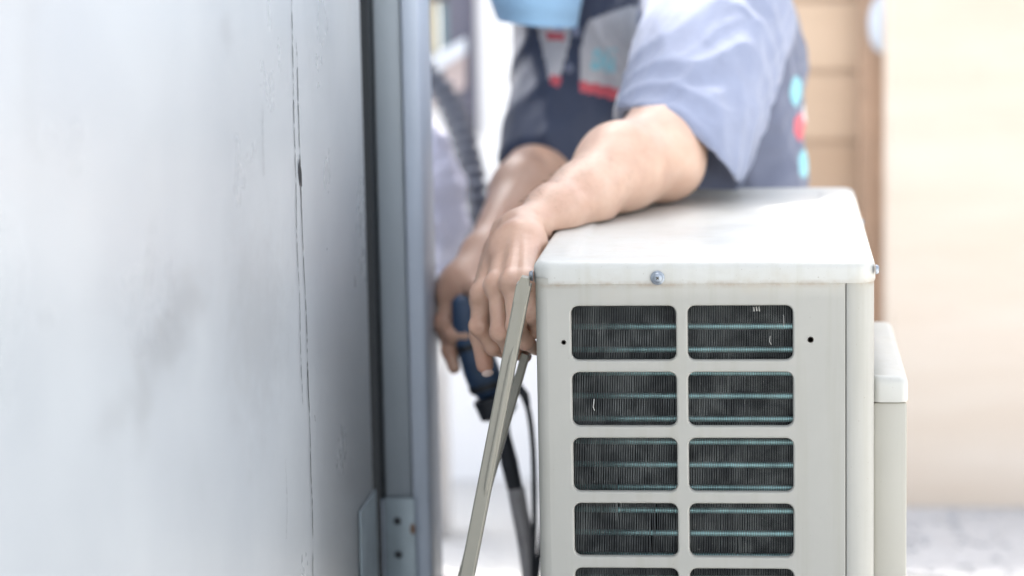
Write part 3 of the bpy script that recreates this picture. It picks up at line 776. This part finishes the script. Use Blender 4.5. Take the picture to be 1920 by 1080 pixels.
# rest the forearm on the lid: nothing below the lid plane over the lid
sl_, (x_, y_, z_) = B.win((-.0, .02, .595), (.31, .60, .66))
pl_ = np.maximum(np.maximum((-.0012 - x_), (y_ - .601)), (z_ - HT - .0006)) + 0 * x_
B._put(sl_, pl_.astype(np.float32), .002, 'sub')
V, Q = B.mesh(2)
fa = np.zeros(len(V))
for c_, r_, w_ in flush: fa = np.maximum(fa, .55 * w_ * np.clip(1 - np.linalg.norm(V - c_, axis=1) / r_, 0, 1))
# tan: hands and the shaded other arm are browner than the inner forearm
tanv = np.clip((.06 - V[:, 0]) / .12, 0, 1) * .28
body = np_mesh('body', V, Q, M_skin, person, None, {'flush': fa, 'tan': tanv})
for c_, n_, r_ in nails:
    q = Vector(n_).to_track_quat('Z', 'X').to_matrix().to_4x4(); bm = bmesh.new()
    bmesh.ops.create_uvsphere(bm, u_segments=16, v_segments=10, radius=1, matrix=Matrix.Translation(c_) @ q @ Matrix.Diagonal((r_, r_ * 1.1, .0028, 1)))
    bm_obj('fingernail', bm, M_nail, person, True)
# arm hairs along the upper edge of the forearm
bm = bmesh.new()
for i in range(300):
    t = rng.uniform(.15, .98); a = rng.uniform(-1.2, 1.2)
    c_ = Vector(EL + fd * t); ax = Vector(fdn); u_ = Vector((0, -.25, 1)); u_ = (u_ - ax * u_.dot(ax)).normalized(); v_ = ax.cross(u_)
    rr = (.0425 if t < .4 else .0425 - (t - .4) / .6 * .0195); nrm = (u_ * math.cos(a) + v_ * math.sin(a))
    p0 = c_ + nrm * (rr - .001); p1 = p0 + nrm * .0022 + ax * .003; p2 = p1 + ax * .0045 + nrm * .0005
    tube(bm, [p0, p1, p2], [.00008, .00007, .00002], 3, False)
bm_obj('arm_hair', bm, varied('arm_hair', (.10, .06, .04), .2, 50, .6), person, True)

# ---- shirt
T = Field((-.26, .40, .33), (.46, 1.30, 1.00), .0032)
T.cone(WA + (-.02, 0, -.14), CH + (0, 0, -.02), .118, .134, .05, flat=(hY, .86)); T.cone(CH + (-.055, -.0, .03), CH + (.055, -.01, .0), .118, .122, .05, flat=(hY, .9))
T.cone(CH + (0, 0, .05), SL, .085, .072, .05); T.cone(CH + (0, 0, .05), SR, .085, .064, .05); T.cone(CH + (-.03, 0, .05), CH * .35 + NK * .65, .09, .072, .03)
# side of the torso seen to the right of the sleeve
T.cone(A(1362, 30, .86), A(1400, 330, .88), .066, .074, .04)
sl0, sl1 = A(1345, 60, .68), A(1262, 300, .50)
T.cone(sl0, sl1, .080, .078, .04); T.cone(A(1320, 120, .62), A(1330, 330, .58), .060, .030, .04)
sr1 = A(1022, 292, .82); T.cone(SR, sr1, .062, .056, .03)
T.wrinkle(.0040, 36, 11, (1, 1, .7))
# hems: cut the sleeves off and hollow them
n1 = sl1 - sl0
hp1, hp2, hp3 = A(1172, 205, .50), A(1345, 357, .545), A(1240, 210, .42)
nn = np.cross(hp2 - hp1, hp3 - hp1); nn = nn / np.linalg.norm(nn); nn = nn if nn @ n1 > 0 else -nn
T.cut(np.array((-.02, .30, .45)), np.array((.205, .655, .84)), (hp1 + hp2) / 2, nn)
T.cone(sl1 + n1 * .5, sl0 + n1 * .35, .072, .060, .004, 'sub')
T.cone(A(1330, 400, .50), A(1325, 240, .60), .050, .035, .004, 'sub')
n2 = sr1 - SR; hr = A(1010, 306, .80)
T.cut(hr - (.11, .13, .12), hr + (.09, .11, .08), hr, np.array((.10, .22, -1.)))
T.cone(sr1 + n2 * .4, sr1 - n2 * .35, .048, .044, .004, 'sub')
V, Q = T.mesh(2)
# fabric colours, laid out on the shirt itself in plan (x, z) of the shirt front
C_ = V[Q].mean(1)
def region(poly, y=.80):
    """faces whose front-view position falls in a panel drawn on the shirt front"""
    P_ = np.array([A(px, py, y)[[0, 2]] for px, py in poly]); x, z = C_[:, 0], C_[:, 2]; ins = np.zeros(len(C_), bool); n = len(P_)
    for i in range(n):
        (x0, z0), (x1, z1) = P_[i], P_[(i + 1) % n]
        m = ((z0 > z) != (z1 > z)) & (x < (x1 - x0) * (z - z0) / (z1 - z0 + 1e-12) + x0); ins ^= m
    return ins
mi = np.zeros(len(Q), int)
front = C_[:, 1] < CH[1] + .03
mats = [M_navy, M_lav, M_pale, M_red, M_cyan, M_white, M_slate, M_blue]
slv = (C_ - sl0) @ (n1 / np.linalg.norm(n1)); dist = np.linalg.norm((C_ - sl0) - slv[:, None] * n1 / np.linalg.norm(n1), axis=1)
SLEEVE = (C_[:, 1] < .745) & (C_[:, 0] > .045) & (dist < .16)
Y0 = .81
mi[front & region([(1000, 45), (1075, 45), (1062, 100), (1052, 140), (1030, 150)], Y0)] = 2
mi[front & region([(1020, 62), (1058, 64), (1056, 78), (1022, 76)], Y0)] = 3
mi[front & region([(1030, 140), (1052, 142), (1049, 163), (1034, 158)], Y0)] = 3
mi[front & region([(1032, 48), (1050, 48), (1050, 56), (1034, 56)], Y0)] = 7
mi[front & region([(1100, 40), (1180, 10), (1240, 10), (1200, 190), (1170, 192), (1086, 160), (1086, 100)], Y0)] = 2
mi[front & region([(1086, 152), (1170, 168), (1172, 192), (1085, 172)], Y0)] = 3
right = C_[:, 0] > .2
mi[(C_[:, 0] > .155) & ~SLEEVE] = 6
mi[SLEEVE] = 1
# letters on the chest
o_ = (C_[:, 0], C_[:, 2])
for poly in ([(1112, 95), (1126, 92), (1128, 100), (1118, 104), (1116, 122), (1126, 126), (1124, 134), (1108, 130)], [(1124, 100), (1132, 101), (1129, 132), (1122, 130)],
             [(1136, 88), (1142, 88), (1140, 136), (1134, 136)], [(1146, 88), (1157, 90), (1156, 97), (1145, 96)], [(1146, 104), (1152, 104), (1151, 138), (1144, 137)]):
    mi[front & (mi != 1) & region(poly, Y0)] = 4
for y0, px, py, rx, ry, m_ in ((.9, 1492, 165, 11, 26, 4), (.9, 1500, 232, 12, 24, 3), (.9, 1513, 208, 8, 20, 5), (.9, 1507, 300, 10, 26, 4), (.9, 1519, 268, 9, 18, 4)):
    p = A(px, py, y0); mi[(((C_[:, 0] - p[0]) / (rx / 1540)) ** 2 + ((C_[:, 2] - p[2]) / (ry / 1540)) ** 2 < 1) & (C_[:, 1] < 1.02)] = m_
np_mesh('shirt', V, Q, mats, person, mi)
# white piping down the shoulder side
bm = bmesh.new(); tube(bm, spline([A(1432, -20, .83), A(1446, 40, .83), A(1462, 90, .84), A(1480, 118, .87)], 8), .0055, 10); bm_obj('shirt_piping', bm, M_white, person, True)
for px, py in ((1066, 128), (1078, 60)):
    bm = bmesh.new(); p = A(px, py, .775); bmesh.ops.create_uvsphere(bm, u_segments=14, v_segments=8, radius=1, matrix=Matrix.Translation(p) @ Matrix.Diagonal((.006, .003, .006, 1))); bm_obj('shirt_button', bm, M_slate, person, True)
# ---- trousers, shoes
T = Field((-.08, .64, .0), (.46, 1.36, .56), .005)
T.cone(HIP + (-.075, 0, 0), HIP + (.075, 0, 0), .105, .105, .04); T.cone(HIP, WA + (-.02, 0, -.06), .120, .105, .05, flat=(hY, .85))
for s_ in (-1, 1):
    hp_ = HIP + (.07 * s_, 0, -.02); kn = np.array((.14 + .08 * s_, .76, .080)); an = np.array((.14 + .07 * s_, 1.13, .062))
    T.cone(hp_, kn, .090, .066, .03); T.cone(kn, an, .064, .052, .03)
T.wrinkle(.005, 40, 5); T.cut((-1, 0, -.1), (1, 2, .03), (0, 0, .003), (0, 0, -1))
V, Q = T.mesh(2); np_mesh('trousers', V, Q, M_trouser, person)
for s_ in (-1, 1):
    T = Field((-.05, 1.08, -.01), (.40, 1.36, .14), .004)
    an = np.array((.14 + .07 * s_, 1.16, .052)); T.cone(an, an + (0, .11, -.014), .044, .036, .03); T.cut((-1, 0, -.1), (1, 2, .03), (0, 0, .002), (0, 0, -1))
    V, Q = T.mesh(2); np_mesh('shoe', V, Q, M_shoe, person)
# ---- hair and mask
T = Field(HD - .16, HD + .16, .004)
T.ell(H(0, -.018, .030), (.080, .098, .094), .01, HR); T.ell(H(0, .10, -.045), (.10, .085, .085), .01, HR, 'sub'); T.wrinkle(.002, 200, 2)
V, Q = T.mesh(1); np_mesh('hair', V, Q, M_hair, person)
# pleated mask: curved sheet with thickness over nose and chin
mc_ = []
top_l, bot_y = (893, -40), 42
bm = bmesh.new(); nu, nv = 22, 12; sheets = []
for off in (0, .004):
    for j in range(nv + 1):
        v = j / nv; row = []
        for i in range(nu + 1):
            u = i / nu
            pxl = 893 + 32 * v ** 1.5; pxr = 1098 - 22 * v
            p = A(pxl + (pxr - pxl) * u, -75 + (bot_y + 75 + 14 * u) * v, .735)
            p = p + np.array((0, .045 * (2 * u - 1) ** 2 + .012 * (1 - v) + off + .0018 * (1 if (j // 2) % 2 else 0), 0))
            row.append(tuple(p))
        sheets.append(row)
n = nv + 1
fr_, bk = sheets[:n], sheets[n:]
loops = [f + b[::-1] for f, b in zip(fr_, bk)]
rings(bm, loops); bm_obj('face_mask', bm, M_mask, person, True, 60)

# ================================================================== TOOL
tool = empty('power_tool', tuple(A(940, 760, .50)), 'dark navy hand tool with black collar and nozzle held pointing down behind the strut', 'power tool')
def loft(name, spec, mat, parent, y, bev=.5, sq=True):
    """spec: (px, py, half width px); rounded-square sections"""
    bm = bmesh.new(); P = [A(a, b, y) for a, b, c in spec]; rs = []
    for i, (p, sp) in enumerate(zip(P, spec)):
        t = P[min(i + 1, len(P) - 1)] - P[max(i - 1, 0)]; t = Vector(t).normalized(); u = t.cross(Vector((0, 1, 0))).normalized(); v = t.cross(u)
        r = sp[2] * (y - CAM[1]) / F_PX; e = 3.2 if sq else 2
        rs.append([Vector(p) + u * (r * math.copysign(abs(math.cos(a)) ** (2 / e), math.cos(a))) + v * (r * .9 * math.copysign(abs(math.sin(a)) ** (2 / e), math.sin(a))) for a in (2 * math.pi * k / 28 for k in range(28))])
    rings(bm, rs); return bm_obj(name, bm, mat, parent, True, 50)
loft('tool_body', [(868, 554, 10), (867, 562, 20), (872, 600, 25), (884, 640, 30), (901, 690, 34), (914, 725, 33), (919, 742, 22)], M_tool, tool, .50)
loft('grip_band', [(884.5, 641, 31.2), (886, 646, 31.6), (888, 652, 32)], M_toolb, tool, .50)
loft('grip_band', [(911, 716, 35), (913, 722, 35), (915, 728, 34)], M_toolb, tool, .50)
loft('tool_collar', [(921, 738, 20), (923, 742, 38), (936, 776, 36), (938, 783, 24)], M_toolb, tool, .50)
loft('tool_nozzle', [(936, 780, 17), (944, 820, 15), (955, 868, 17), (967, 921, 15), (968, 925, 8)], M_toolb, tool, .50, sq=False)
loft('tool_clip', [(952, 700, 8), (966, 720, 10), (985, 742, 8), (990, 760, 5)], M_toolb, tool, .49)
bm = bmesh.new(); tube(bm, spline([A(967, 915, .50), A(975, 960, .50), A(988, 1030, .50), A(996, 1120, .50), A(1000, 1400, .51), np.array((-.02, .7, .012)), np.array((.0, .95, .012)), np.array((-.3, 1.3, .012))], 10), .0095, 12)
tag(bm_obj('tool_hose', bm, M_cable, None, True), 'pale grey hose running down from the tip of the navy tool', 'hose')
bm = bmesh.new(); tube(bm, spline([A(978, 735, .49), A(992, 775, .49), A(1000, 850, .49), A(1002, 960, .49), A(1003, 1100, .49), np.array((-.03, .5, .3)), np.array((-.03, .55, .008)), np.array((-.2, 1.0, .008))], 10), .0031, 10)
tag(bm_obj('black_cable', bm, M_toolb, None, True), 'thin black cord hanging from the navy tool beside the unit', 'cord')
